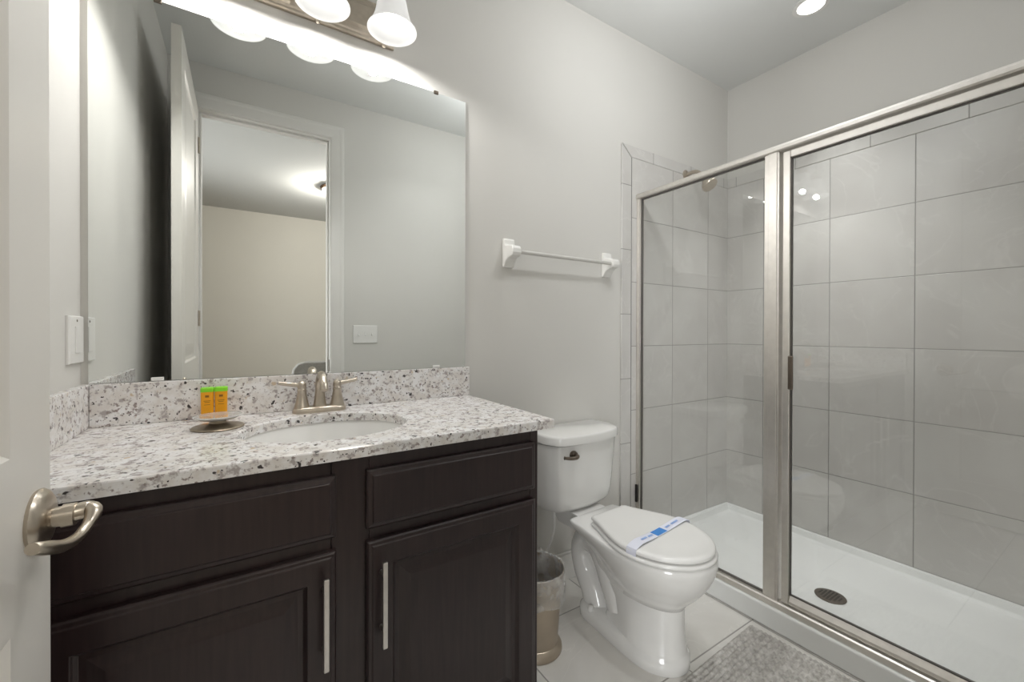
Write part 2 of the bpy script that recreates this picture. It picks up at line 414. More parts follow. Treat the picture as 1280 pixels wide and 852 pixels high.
for a in ([(DX, DY1, .012), (DX-DT, DY1, .012), (DX-DT, DY1, DZ), (DX, DY1, DZ)], [(DX, DY0, .012), (DX-DT, DY0, .012), (DX-DT, DY0, DZ), (DX, DY0, DZ)],
          [(DX, DY0, DZ), (DX-DT, DY0, DZ), (DX-DT, DY1, DZ), (DX, DY1, DZ)], [(DX, DY0, .012), (DX-DT, DY0, .012), (DX-DT, DY1, .012), (DX, DY1, .012)]):
    bm.faces.new([bm.verts.new(p) for p in a])
bmesh.ops.remove_doubles(bm, verts=bm.verts, dist=.0002)
door = link('door_1', bm, 'door', kind='structure')
def lever(sgn, x0):
    cy, cz = -.775, .936
    bm = nb(); lathe(bm, [(.0, x0), (.037, x0), (.0385, x0+sgn*.004), (.036, x0+sgn*.008), (.030, x0+sgn*.012), (.016, x0+sgn*.016), (0.001, x0+sgn*.0162)], (0, cy, cz), 40, 'x')
    rose = link('lever_rose', bm, 'nickel', door, smooth=True)
    bm = nb(); tube(bm, [(x0+sgn*.010, cy, cz), (x0+sgn*.032, cy, cz)], .0125, 20)
    tube(bm, [(x0+sgn*.024, cy, cz), (x0+sgn*.036, cy, cz)], .0145, 20)
    tube(bm, [(x0+sgn*.028, cy+.002, cz), (x0+sgn*.046, cy+.006, cz+.001), (x0+sgn*.053, cy-.002, cz-.001), (x0+sgn*.0515, cy-.016, cz-.010), (x0+sgn*.047, cy-.038, cz-.017),
              (x0+sgn*.042, cy-.068, cz-.014), (x0+sgn*.036, cy-.096, cz-.003), (x0+sgn*.031, cy-.110, cz+.004), (x0+sgn*.030, cy-.114, cz+.005)], [.0115, .0115, .009, .0065, .0062, .0072, .0078, .0065, .0015], 14, 5)
    link('lever_handle', bm, 'nickel', rose, smooth=True, angle=60)
lever(1, DX); lever(-1, DX-DT)
bm = nb(); box(bm, DX-DT+.005, DX-.005, DY1-.001, DY1+.0012, .90, .96); link('latch_plate', bm, 'nickel', door)
for z in (.25, 1.25, 2.25):
    bm = nb(); tube(bm, [(DX+.004, DY0-.006, z-.045), (DX+.004, DY0-.006, z+.045)], .006, 12); link('hinge', bm, 'nickel', door, smooth=True)

# ------------------------------------------------------------------ vanity
VX, VY, ZC, CB = 1.088, -.545, .919, .892    # cabinet right side, face plane, counter top, counter underside
van = thing('vanity_cabinet', (.545, -.28, 0), 'dark espresso wood bathroom vanity cabinet with raised-panel doors under the granite counter', 'cabinet')
def V(bm): return xform(bm, Matrix.Translation((-.545, .28, 0)))
bm = nb()
box(bm, 0.001, .019, VY+.0195, -.001, .10, CB); box(bm, VX-.018, VX, VY+.0195, -.001, .10, CB)      # side panels
box(bm, .0195, VX-.0185, VY+.0195, -.013, .10, .118); box(bm, .0195, VX-.0185, -.012, -.001, .118, CB)     # bottom, back
box(bm, .02, VX-.02, VY+.075, VY+.093, 0, .099); box(bm, .02, .038, VY+.0935, -.02, 0, .099); box(bm, VX-.038, VX-.02, VY+.0935, -.02, 0, .099)   # toe kick
for x0, x1 in ((.001, .068), (.524, .605), (1.061, VX)): box(bm, x0, x1, VY, VY+.019, .10, CB)                      # face frame stiles
for x0, x1 in ((.0685, .5235), (.6055, 1.0605)):
    for z0, z1 in ((.10, .135), (.684, .732), (.848, CB)): box(bm, x0, x1, VY+.0004, VY+.0186, z0, z1)             # face frame rails
carc = link('carcass', V(bm), 'espresso', van, bevel=.0015)
FP = VY-.020
def front_drawer(x0, x1):
    bm = nb(); nested(bm, x0, x1, .722, .858, [(0, FP+.008), (.004, FP+.005), (.012, FP+.003), (.014, FP), (.02, FP)], VY)
    return link('drawer_front', V(bm), 'espresso', van, bevel=.0008, seg=1)
front_drawer(.060, .532); front_drawer(.597, 1.069)
def front_door(x0, x1, hx):
    bm = nb()
    nested(bm, x0, x1, .125, .694, [(0, FP+.007), (.004, FP+.003), (.011, FP+.002), (.013, FP), (.058, FP), (.061, FP+.004), (.066, FP+.009), (.076, FP+.009), (.098, FP+.002), (.102, FP+.001)], VY)
    d = link('cabinet_door', V(bm), 'espresso', van, bevel=.0008, seg=1)
    bm = nb(); box(bm, hx-.0055, hx+.0055, FP-.036, FP-.028, .463, .657)
    for z in (.497, .623): tube(bm, [(hx, FP, z), (hx, FP-.03, z)], .0045, 12)
    h = link('bar_handle', V(bm), 'steel', d, bevel=.002); h['label'] = 'brushed steel bar handle'
front_door(.060, .532, .506); front_door(.597, 1.069, .628)

# countertop with oval cut-out
CX1, CYF = 1.1319, -.5676
SX, SY, SA, SB = .558, -.302, .209, .176
def counter():
    bm = nb(); N_ = 96
    x0, x1, y0, y1 = .0005, CX1, CYF, -.0005
    angs = sorted(set([2*math.pi*i/N_ for i in range(N_)] + [math.atan2(y-SY, x-SX) % (2*math.pi) for x in (x0, x1) for y in (y0, y1)]))
    inn, outr = [], []
    for a in angs:
        c, s = math.cos(a), math.sin(a)
        k = 1/math.sqrt((c/SA)**2+(s/SB)**2); inn.append((SX+c*k, SY+s*k))
        ts = []
        if c > 1e-9: ts.append((x1-SX)/c)
        if c < -1e-9: ts.append((x0-SX)/c)
        if s > 1e-9: ts.append((y1-SY)/s)
        if s < -1e-9: ts.append((y0-SY)/s)
        t = min(ts); outr.append((SX+c*t, SY+s*t))
    e = .004
    def shrink(p, q): return (min(max(p[0], x0+q), x1-q), min(max(p[1], y0+q), y1-q))
    rings = [[(p[0], p[1], CB) for p in inn], [(p[0], p[1], CB) for p in outr], [(p[0], p[1], ZC-e) for p in outr],
             [shrink(p, e*.3)+(ZC-e*.3,) for p in outr], [shrink(p, e)+(ZC,) for p in outr], [(p[0]+(p[0]-SX)*.02, p[1]+(p[1]-SY)*.02, ZC) for p in inn],
             [(p[0], p[1], ZC-.004) for p in inn], [(p[0], p[1], CB) for p in inn]]
    loft(bm, rings, False, False); bmesh.ops.remove_doubles(bm, verts=bm.verts, dist=1e-5)
    return bm
tag(link('countertop', counter(), 'granite'), 'speckled white and grey granite vanity countertop with an oval sink cut-out', 'countertop')
bm = nb(); box(bm, .020, CX1-.001, -.020, -.0005, ZC, 1.0333); tag(link('backsplash', bm, 'granite', bevel=.002), 'long speckled granite backsplash strip along the wall below the mirror', 'backsplash')
bm = nb(); box(bm, .0005, .0195, CYF+.01, -.0005, ZC, 1.0333); tag(link('side_splash', bm, 'granite', bevel=.002), 'short granite side splash against the left wall', 'backsplash')

# sink basin
def ell(a, b, z, n=64): return [(SX+a*math.cos(2*math.pi*i/n), SY+b*math.sin(2*math.pi*i/n), z) for i in range(n)]
bm = nb()
loft(bm, [ell(SA+.03, SB+.03, CB-.001), ell(SA+.004, SB+.004, CB-.001), ell(SA-.002, SB-.002, CB-.012), ell(SA-.012, SB-.012, CB-.05), ell(SA-.035, SB-.033, CB-.09), ell(SA-.08, SB-.07, CB-.122), ell(SA-.14, SB-.12, CB-.134), ell(.03, .03, CB-.137),
          ell(.03, .03, CB-.147), ell(SA-.13, SB-.11, CB-.144), ell(SA-.06, SB-.055, CB-.130), ell(SA-.02, SB-.02, CB-.095), ell(SA+.005, SB+.005, CB-.05), ell(SA+.01, SB+.01, CB-.012), ell(SA+.03, SB+.03, CB-.010), ell(SA+.03, SB+.03, CB-.001)], False, False)
sink = thing('sink', (SX, SY, CB-.147), 'white oval undermount sink set in the granite counter', 'sink')
link('basin', xform(bm, Matrix.Translation((-SX, -SY, -(CB-.147)))), 'porcelain', sink, smooth=True, angle=60)
bm = nb(); lathe(bm, [(.0, .012), (.022, .012), (.030, .010), (.031, .004), (.024, -.004), (.0, -.004)], (0, 0, .006), 32, cap0=False, cap1=False); link('sink_drain', bm, 'nickel', sink, smooth=True)

# faucet
fau = thing('faucet', (.567, -.075, ZC), 'brushed nickel two-handle centerset faucet behind the sink', 'faucet')
bm = nb()
def stad(hl, r, z, n=12):
    return [(hl+r*math.cos(t), r*math.sin(t), z) for t in [(-.5+i/n)*math.pi for i in range(n+1)]] + [(-hl+r*math.cos(t), r*math.sin(t), z) for t in [(.5+i/n)*math.pi for i in range(n+1)]]
loft(bm, [stad(.052, .027, 0), stad(.052, .0275, .006), stad(.052, .025, .013), stad(.050, .021, .018)])
link('base_plate', bm, 'nickel', fau, smooth=True, angle=50)
bm = nb(); lathe(bm, [(.021, .014), (.019, .025), (.0155, .05), (.0135, .075), (.0135, .082)], seg=24)
tube(bm, [(0, 0, .07), (0, -.004, .098), (0, -.025, .117), (0, -.055, .116), (0, -.083, .096), (0, -.095, .078)], [.0135, .0135, .0125, .0118, .0112, .0108], 18, 6)
link('spout', bm, 'nickel', fau, smooth=True, angle=60)
bm = nb(); tube(bm, [(0, .017, .016), (0, .017, .085)], .003, 10); lathe(bm, [(.0, .083), (.005, .085), (.0065, .091), (.004, .097), (0.0005, .098)], (0, .017, 0), 16); link('lift_rod', bm, 'nickel', fau, smooth=True)
for s in (-1, 1):
    bm = nb(); lathe(bm, [(.0235, .012), (.022, .02), (.019, .03), (.0155, .048), (.0125, .066), (.0135, .068), (.0135, .072), (.011, .075)], (s*.052, 0, 0), 24)
    hd = link('handle_body', bm, 'nickel', fau, smooth=True, angle=50)
    bm = nb(); lathe(bm, [(.011, .074), (.0135, .082), (.012, .092), (.006, .099), (.0005, .1005)], (s*.052, 0, 0), 20)
    tube(bm, [(s*.052, 0, .086), (s*.075, .003, .089), (s*.100, .006, .093), (s*.116, .008, .096)], [.0075, .0068, .0062, .0052], 12, 4)
    link('lever', bm, 'nickel', hd, smooth=True, angle=60)

# soap dish with two small packs
DCX, DCY = .304, -.186
dish = thing('soap_dish', (DCX, DCY, ZC), 'silvery pedestal soap dish standing on the counter left of the sink', 'soap dish')
bm = nb(); lathe(bm, [(.0, .0), (.058, .0), (.060, .003), (.056, .006), (.032, .010), (.020, .014), (.018, .021), (.0, .021)], seg=40, cap0=False, cap1=False); link('pedestal', bm, 'dishbase', dish, smooth=True, angle=50)
bm = nb(); lathe(bm, [(.0, .0205), (.022, .0205), (.042, .0245), (.0545, .0310), (.0555, .0330), (.054, .0340), (.046, .0335), (.036, .0325), (.0, .0320)], seg=48, cap0=False, cap1=False)
link('dish_bowl', bm, 'dish', dish, smooth=True, angle=60)
def pack(px, label):
    t = thing('toiletry_bottle', (px, -.058, ZC), label, 'toiletry bottle', 'orange bottles behind the soap dish')
    bm = nb()
    def rr(w, d, z, c=.004): return [(-w+c, -d, z), (w-c, -d, z), (w, -d+c, z), (w, d-c, z), (w-c, d, z), (-w+c, d, z), (-w, d-c, z), (-w, -d+c, z)]
    loft(bm, [rr(.0142, .010, 0), rr(.0153, .0115, .082)]); b = link('bottle_body', bm, 'orange', t, bevel=.001)
    bm = nb(); loft(bm, [rr(.0160, .0122, .082), rr(.0160, .0122, .092), rr(.0153, .0115, .0945)]); c = link('bottle_cap', bm, 'green', t, bevel=.0012); c['label'] = 'bright green cap'
    bm = nb()
    for zz, w, h in ((.070, .0045, .006), (.057, .008, .0014), (.053, .006, .0014), (.046, .007, .0012)):
        yy = -.010-.0015/.082*zz-.0004
        box(bm, -w, w, yy, yy+.0004, zz-h/2, zz+h/2)
    link('printed_mark', bm, 'print', b)
pack(.2735, 'orange bottle with green cap, left one of the pair standing behind the soap dish')
pack(.3060, 'orange bottle with green cap, right one of the pair standing behind the soap dish')

# ------------------------------------------------------------------ mirror
mir = thing('mirror', (.57, -.003, 1.57), 'large frameless rectangular wall mirror above the vanity backsplash', 'mirror')
MX0, MX1, MZ0, MZ1 = .016, 1.118, 1.0345, 2.1023
bm = nb(); box(bm, MX0-.57, MX1-.57, -.003, .0025, MZ0-1.57, MZ1-1.57); link('mirror_glass', bm, 'mirror', mir)
for x, z, mt in ((.158, MZ1, 'drainm'), (.991, MZ1, 'drainm'), (.157, MZ0, 'plate'), (.992, MZ0, 'plate')):
    bm = nb()
    if mt == 'drainm': box(bm, x-.009, x+.009, -.0065, .0025, z-.006, z+.006)
    else: box(bm, x-.014, x+.014, -.008, -.003, z+.0003, z+.010)
    c = link('mirror_clip', xform(bm, Matrix.Translation((-.57, 0, -1.57))), mt, mir, bevel=.001)
    c['label'] = 'dark metal clip' if mt == 'drainm' else 'white plastic clip'

# ------------------------------------------------------------------ vanity light
vl = thing('vanity_light', (.5665, -.001, 2.28), 'brushed nickel wall light bar with three white bell shades above the mirror', 'light')
FX = (.3485, .5665, .7825)
bm = nb()
nested(bm, .305, .825, 2.205, 2.345, [(0, -.012), (.006, -.014), (.012, -.014), (.016, -.020), (.026, -.022), (.034, -.028)], -.001)
link('back_plate', xform(bm, Matrix.Translation((-.5665, .001, -2.28))), 'nickel', vl, bevel=.001)
for x in FX:
    lx = x-.5665
    bm = nb(); lathe(bm, [(.0, -.112), (.006, -.110), (.009, -.103), (.006, -.097), (.010, -.092), (.012, -.085)], (lx, -.026, .02), 16); link('finial', bm, 'nickel', vl, smooth=True)
    bm = nb(); lathe(bm, [(.030, -.028), (.030, -.034), (.020, -.038), (.010, -.040)], (lx, 0, .02), 20, 'y'); 
    tube(bm, [(lx, -.034, .02), (lx, -.065, .022), (lx, -.10, .045), (lx, -.122, .062), (lx, -.130, .055), (lx, -.130, .04)], .0075, 12, 5)
    link('arm', bm, 'nickel', vl, smooth=True)
    bm = nb(); lathe(bm, [(.010, .062), (.024, .058), (.030, .046), (.030, .026), (.027, .024)], (lx, -.130, 0), 24); link('socket_cup', bm, 'nickel', vl, smooth=True)
    bm = nb()
    prof = [(.026, .034), (.034, .030), (.042, .018), (.047, .000), (.051, -.022), (.056, -.045), (.063, -.066), (.072, -.082), (.080, -.092)]
    inner = [(a-.003, b-.0015) for a, b in prof[::-1]]
    lathe(bm, prof+[(.0805, -.0945)]+inner, (lx, -.130, 0), 40, cap0=False, cap1=False)
    link('glass_shade', bm, 'shade', vl, smooth=True, angle=70)
    bm = nb(); lathe(bm, [(.013, .026), (.014, .010), (.020, -.005), (.0275, -.025), (.029, -.040), (.026, -.055), (.017, -.066), (.006, -.070), (.0005, -.0705)], (lx, -.130, 0), 24); link('bulb', bm, 'bulb', vl, smooth=True)
    sl = lamp('vanity_bulb_light', 'SPOT', (x, -.131, 2.184), BULB_W, (1, .985, .965), .018)   # thrown down out of the shade's mouth
    sl.data.spot_size = R(177); sl.data.spot_blend = .4

# ------------------------------------------------------------------ wall plates
t = thing('outlet_plate', (.0005, -.058, 1.152), 'white wall plate on the left wall beside the mirror', 'wall plate')
bm = nb(); loft(bm, [[(d, -w, -h), (d, w, -h), (d, w, h), (d, -w, h)] for d, w, h in ((0, .0535, .060), (.004, .0535, .060), (.007, .051, .0575))]); link('plate', bm, 'plate', t)
bm = nb(); loft(bm, [[(d, -w, -h), (d, w, -h), (d, w, h), (d, -w, h)] for d, w, h in ((.006, .0165, .0335), (.009, .0165, .0335), (.0095, .0155, .0325))]); link('rocker', bm, 'plate', t)
bm = nb(); lathe(bm, [(.0, .0065), (.003, .0068), (.0032, .0078), (.0, .008)], (0, .0, .048), 12, 'x', False, False); link('screw', bm, 'drainm', t)
t = thing('switch_plate', (1.084, YF+.0005, 1.157), 'white three-gang toggle switch plate on the wall beside the doorway, seen in the mirror', 'switch')
bm = nb(); loft(bm, [[(-w, d, -h), (w, d, -h), (w, d, h), (-w, d, h)] for d, w, h in ((0, .083, .062), (.004, .083, .062), (.007, .080, .059))]); link('plate', bm, 'plate', t)
for dx in (-.046, 0, .046):
    bm = nb(); box(bm, dx-.005, dx+.005, .006, .009, -.012, .012)
    loft(bm, [[(dx-.0035, .008, -.005), (dx+.0035, .008, -.005), (dx+.0035, .008, .005), (dx-.0035, .008, .005)], [(dx-.003, .018, -.011), (dx+.003, .018, -.011), (dx+.003, .018, -.006), (dx-.003, .018, -.006)]])
    link('toggle', bm, 'plate', t)

# ------------------------------------------------------------------ towel bar
tb = thing('towel_bar', (1.62, -.0005, 1.512), 'white wall-mounted towel bar between the mirror and the shower', 'towel bar')
for x in (1.322, 1.908):
    lx = x-1.62; bm = nb()
    # ceramic post: wall plate, sloped shoulder and rounded arm
    prof = [(0, -.060), (0, .062), (-.016, .062), (-.020, .054), (-.021, .034), (-.044, .030), (-.070, .024), (-.078, .012), (-.079, -.004), (-.074, -.016), (-.058, -.020), (-.040, -.026), (-.026, -.038), (-.016, -.052), (-.010, -.060)]
    w0 = .026
    def w(yy): return w0 if yy > -.022 else w0-.004*min(1, (-.022-yy)/.03)
    loft(bm, [[(lx-w(y), y, z) for y, z in prof], [(lx+w(y), y, z) for y, z in prof]])
    link('bracket', bm, 'ceramic', tb, bevel=.004, seg=3)
bm = nb(); tube(bm, [(1.322-1.62, -.060, .002), (1.908-1.62, -.060, .002)], .0085, 20); link('bar', bm, 'whitebar', tb, smooth=True)

# ------------------------------------------------------------------ toilet
toi = thing('toilet', (1.607, 0, 0), 'white two-piece elongated toilet with closed lid beside the vanity', 'toilet', rotz=R(2.6))
def outline(z, v0, v1, hw, hr, vc=.535, c=.02, e=1.0, n=20):
    """horizontal section: egg-shaped front from vc to v1 (half width hw), sides easing to a flat rear edge at v0 (half width hr, corner radius c)"""
    side = []
    for i in range(n+1):                                   # front quarter, from the tip to the widest point
        t = math.pi/2*i/n; side.append((hw*math.sin(t)**e, vc+(v1-vc)*math.cos(t)))
    m_ = 14
    for i in range(1, m_+1):                               # flank to the rear corner
        t = i/m_; k = (3*t*t-2*t**3)*.55+t*t*.45
        side.append((hw+(hr-hw)*k, vc+(v0+c-vc)*t))
    for i in range(1, 7):
        t = math.pi/2*i/6; side.append((hr-c+c*math.cos(t), v0+c-c*math.sin(t)))
    pts = [(u, -v, z) for u, v in side] + [(-u, -v, z) for u, v in side[:0:-1]]
    return pts
def rrect(hw, v0, v1, z, c=.03, n=5):
    pts = []
    for (sx, vv, a0) in ((1, v0, -.5), (1, v1, 0), (-1, v1, .5), (-1, v0, 1.0)):
        cxx = sx*(hw-c); cvv = vv+c if vv == v0 else vv-c
        for k in range(n+1):
            t = (a0+.5*k/n)*math.pi
            pts.append((cxx+c*math.cos(t), -(cvv+c*math.sin(t)), z))
    return pts
bm = nb()
loft(bm, [outline(.205, .315, .640, .086, .066, .48, .04), outline(.235, .305, .658, .098, .072, .49, .04), outline(.262, .300, .684, .118, .080, .50, .04), outline(.290, .292, .708, .139, .088, .51, .04), outline(.320, .276, .727, .158, .100, .52, .035),
          outline(.350, .252, .741, .171, .114, .53, .03), outline(.376, .228, .749, .177, .128, .535, .025), outline(.392, .216, .750, .178, .135, .535, .02), outline(.405, .214, .749, .177, .136, .535, .02), outline(.410, .220, .744, .172, .130, .535, .02)])
link('bowl', bm, 'porcelain', toi, smooth=True, angle=70)
bm = nb(); loft(bm, [rrect(.070, .06, .34, .335), rrect(.080, .045, .34, .368), rrect(.084, .04, .34, .395), rrect(.084, .04, .34, .4085)])
link('tank_ledge', bm, 'porcelain', toi, smooth=True, angle=60)
bm = nb()
loft(bm, [outline(0, .205, .655, .105, .085, .52, .06), outline(.006, .200, .660, .108, .088, .52, .06), outline(.040, .200, .660, .108, .088, .52, .06), outline(.052, .210, .652, .100, .078, .52, .06),
          outline(.058, .33, .648, .097, .062, .52, .04), outline(.11, .345, .644, .095, .060, .51, .04), outline(.17, .335, .642, .092, .062, .50, .04), outline(.212, .305, .644, .088, .070, .49, .04)])
link('pedestal', bm, 'porcelain', toi, smooth=True, angle=50)
bm = nb()
tube(bm, [(0, -.40, .10), (0, -.36, .20), (0, -.285, .285), (0, -.205, .290), (0, -.165, .235), (0, -.185, .15), (0, -.235, .09), (0, -.262, .03)], [.075, .080, .066, .056, .052, .052, .058, .066], 24, 6)
link('trapway', bm, 'porcelain', toi, smooth=True, angle=70)
for s in (-1, 1):
    bm = nb(); lathe(bm, [(.013, .046), (.014, .054), (.011, .063), (.005, .067), (.0005, .068)], (s*.074, -.285, 0), 20); link('bolt_cap', bm, 'plate', toi, smooth=True)
# tank: bowed front, tapering down
def tank_sec(z, hw, v0, v1, bow, n=16, c=.03):
    pts = []
    for i in range(n+1):
        t = i/n; u = -hw+2*hw*t
        e = min(1, (1-abs(2*t-1))*hw/c); rr = c*(1-math.sqrt(max(0, 1-(1-e)**2)))
        pts.append((u, -(v1+bow*(1-(2*t-1)**2)-rr), z))
    pts += [(hw, -(v0), z), (-hw, -(v0), z)]
    return pts
bm = nb()
loft(bm, [tank_sec(.409, .158, .035, .135, .030, c=.05), tank_sec(.416, .170, .030, .155, .030, c=.05), tank_sec(.438, .180, .026, .172, .030, c=.05), tank_sec(.48, .185, .024, .180, .030, c=.05), tank_sec(.60, .192, .022, .188, .030, c=.05), tank_sec(.704, .198, .020, .194, .030, c=.05)])
link('tank', bm, 'porcelain', toi, smooth=True, angle=50)
bm = nb()
loft(bm, [tank_sec(.706, .200, .017, .197, .032, c=.06), tank_sec(.709, .206, .013, .205, .032, c=.06), tank_sec(.738, .207, .012, .206, .032, c=.06), tank_sec(.7445, .204, .014, .203, .032, c=.06), tank_sec(.747, .199, .018, .198, .032, c=.06)])
link('tank_lid', bm, 'porcelain', toi, smooth=True, angle=60)
bm = nb(); lathe(bm, [(.015, -.205), (.017, -.221), (.014, -.229), (.008, -.231)], (-.108, 0, .668), 20, 'y'); fl = link('flush_lever', bm, 'drainm', toi, smooth=True)
bm = nb(); tube(bm, [(-.108, -.226, .668), (-.106, -.240, .667), (-.120, -.246, .664), (-.145, -.240, .664), (-.172, -.232, .668)], [.006, .0075, .008, .0075, .006], 12, 5); link('flush_arm', bm, 'drainm', fl, smooth=True)
# seat ring and lid
def seat_sec(z, k, v1=.742, hw=.174, v0=.305, hr=.104): return outline(z, v0+k, v1-k, hw-k, hr-k, .535, .016)
bm = nb(); loft(bm, [seat_sec(.4105, .006, .749, .180, .31, .11), seat_sec(.413, .001, .749, .180, .31, .11), seat_sec(.417, 0, .749, .180, .31, .11), seat_sec(.422, .002, .749, .180, .31, .11), seat_sec(.425, .008, .749, .180, .31, .11)])
link('seat', bm, 'seat', toi, smooth=True, angle=50)
bm = nb(); loft(bm, [seat_sec(.4265, .012), seat_sec(.4300, .003), seat_sec(.4325, 0), seat_sec(.439, 0), seat_sec(.4435, .003), seat_sec(.4462, .009), seat_sec(.4472, .022)])
link('seat_lid', bm, 'seat', toi, smooth=True, angle=50)
# paper sanitary band round the lid
bd = thing('sanitary_band', (1.640, -.548, .4485), 'white paper band with a blue panel strapped across the closed toilet lid', 'paper band', rotz=R(7))
def strip(bm, path, y0, y1, th=.0008):
    rings = []
    for (x, z, nx, nz) in path:
        rings.append([(x, y0, z), (x, y1, z), (x+nx*th, y1, z+nz*th), (x+nx*th, y0, z+nz*th)])
    return loft(bm, rings)
bm = nb(); B = .019
path = [(-.1805, -.027, -1, 0), (-.181, -.012, -1, .1), (-.177, -.002, -.8, .6), (-.160, .003, -.3, 1), (-.135, .007, -.1, 1), (-.09, .004, .05, 1), (-.04, .001, 0, 1), (.03, .001, 0, 1), (.09, .003, 0, 1), (.135, .005, 0, 1), (.160, .002, .3, 1), (.176, -.003, .8, .6), (.180, -.012, 1, .1), (.1795, -.027, 1, 0)]
strip(bm, path, -B, B); link('band_strip', bm, 'paper', bd, smooth=True)
bm = nb(); strip(bm, [(-.040, .0019, 0, 1), (.022, .0019, 0, 1)], -.0165, .0165, .0004); link('blue_panel', bm, 'blue', bd)
bm = nb()
bm.free()
for x0, x1, dz in ((-.120, -.088, .0072), (-.078, -.050, .0046), (.036, .062, .0030), (.075, .120, .0050)):
    bm = nb(); strip(bm, [(x0, dz+.0009, 0, 1), (x1, dz+.0009-.0012*(1 if x0 < 0 else -1), 0, 1)], -.004, .004, .0003)
    link('pale_print', bm, 'paleblue', bd)
# supply line and stop valve
sv = thing('water_supply_line', (1.47, -.0005, .17), 'white water supply hose running from the tank down to a wall valve behind the bin', 'hose')
bm = nb(); tube(bm, [(.035, -.10, .252), (.034, -.10, .215), (.045, -.085, .13), (.035, -.062, .05), (.02, -.055, .012)], .0055, 10, 6); link('hose', bm, 'plate', sv, smooth=True)
bm = nb(); lathe(bm, [(.0, 0), (.026, 0), (.026, -.003), (.012, -.008), (.009, -.010), (.009, -.05), (.0, -.05)], (.02, 0, 0), 20, 'y', False, False); tube(bm, [(.02, -.055, -.012), (.02, -.055, .02)], .010, 12); link('stop_valve', bm, 'steel', sv, smooth=True)
bm = nb(); loft(bm, [[(.02+.016*math.cos(t*math.pi/8), y, .009*math.sin(t*math.pi/8)) for t in range(16)] for y in (-.06, -.072)]); link('valve_handle', bm, 'steel', sv, bevel=.002)

# waste bin and liner
BXC, BYC = 1.283, -.272
bn = thing('waste_bin', (BXC, BYC, 0), 'bronze-toned steel waste bin standing on the floor between vanity and toilet', 'bin')
bm = nb(); lathe(bm, [(.081, .03), (.082, .06), (.088, .14), (.096, .22), (.103, .292), (.105, .297), (.102, .298), (.1005, .292), (.0935, .22), (.0855, .14), (.079, .055), (.0, .055)], seg=48, cap0=True, cap1=False); link('bin_body', bm, 'bin', bn, smooth=True, angle=50)
bm = nb(); lathe(bm, [(.0, 0), (.094, 0), (.097, .004), (.096, .014), (.091, .022), (.084, .030), (.080, .034)], seg=48); link('bin_base', bm, 'bin', bn, smooth=True, angle=50)
def liner():
    bm = nb(); rings = []; n = 60
    for k, (rr, z, wv) in enumerate([(.066, .075, .004), (.078, .12, .003), (.088, .20, .003), (.097, .28, .002), (.102, .301, .001), (.106, .303, .001), (.109, .296, .001), (.110, .270, .002), (.109, .235, .003), (.107, .205, .004), (.108, .190, .005)]):
        ring = []
        for i in range(n):
            t = 2*math.pi*i/n
            q = rr+wv*math.sin(7*t+k*.5)*.6+wv*math.sin(13*t+k*1.1)*.4
            zz = z+(0 if k < 7 else .006*math.sin(3*t+1)*(k-6)/3)
            ring.append((q*math.cos(t), q*math.sin(t), zz))
        rings.append(ring)
    return loft(bm, rings, True, False)
ln = link('bin_liner', liner(), 'liner', smooth=True, angle=180); ln.location = (BXC, BYC, 0)
tag(ln, 'clear plastic liner bag folded over the rim of the bronze waste bin', 'bin liner')

# ------------------------------------------------------------------ bath mat
def mat_mesh():
    bm = nb(); x0, x1, y0, y1 = 1.575, 2.074, -1.34, -.645
    nx, ny = 150, 230
    pr = random.Random(3); rows = []
    ph = [pr.uniform(0, 6.28) for _ in range(60)]
    for j in range(ny+1):
        row = []
        for i in range(nx+1):
            x = x0+(x1-x0)*i/nx; y = y0+(y1-y0)*j/ny
            e = min(x-x0, x1-x, y-y0, y1-y); k = min(1, e/.012)
            r_i = int((x-x0)/.0085)
            hgt = .004+.009*abs(math.sin((y-y0)/.0165*math.pi+ph[r_i % 60]*.12))*(.55+.45*abs(math.sin((x-x0)/.0105*math.pi)))
            hgt += pr.uniform(-.0008, .0008)
            row.append(bm.verts.new((x, y, .001+hgt*k)))
        rows.append(row)
    for a, b in zip(rows, rows[1:]):
        for i in range(nx): bm.faces.new((a[i], a[i+1], b[i+1], b[i]))
    bt = [bm.verts.new(p) for p in ((x0, y0, .0002), (x1, y0, .0002), (x1, y1, .0002), (x0, y1, .0002))]
    bm.faces.new(bt[::-1])
    pv = Vector((x1, y1, 0)); return xform(bm, Matrix.Translation(pv) @ Matrix.Rotation(R(2.6), 4, 'Z') @ Matrix.Translation(-pv))
tag(link('bath_mat', mat_mesh(), 'mat', smooth=True, angle=180), 'grey woven bath mat lying on the floor along the shower curb', 'bath mat')

# ------------------------------------------------------------------ shower base
PX0, PX1 = 2.112, XR-.0005
sp = thing('shower_tray', (2.55, -.76, 0), 'white acrylic shower base with raised curb and round drain', 'shower tray')
bm = nb()
def prect(x0, x1, y0, y1, z): return [(x0, y0, z), (x1, y0, z), (x1, y1, z), (x0, y1, z)]
ya, yb = YF+.0005, -.0005
dxc, dyc = 2.505, -.760
loft(bm, [prect(PX0+.006, PX1, ya, yb, .0), prect(PX0, PX1, ya, yb, .006), prect(PX0, PX1, ya, yb, .084), prect(PX0+.005, PX1, ya, yb, .0895), prect(PX0+.078, PX1-.012, ya+.012, yb-.012, .0895) if False else prect(PX0+.085, PX1-.020, ya+.020, yb-.020, .088),
          prect(PX0+.094, PX1-.032, ya+.032, yb-.032, .076), prect(PX0+.105, PX1-.045, ya+.045, yb-.045, .052), prect(PX0+.125, PX1-.065, ya+.065, yb-.065, .044), prect(dxc-.06, dxc+.06, dyc-.06, dyc+.06, .030)])
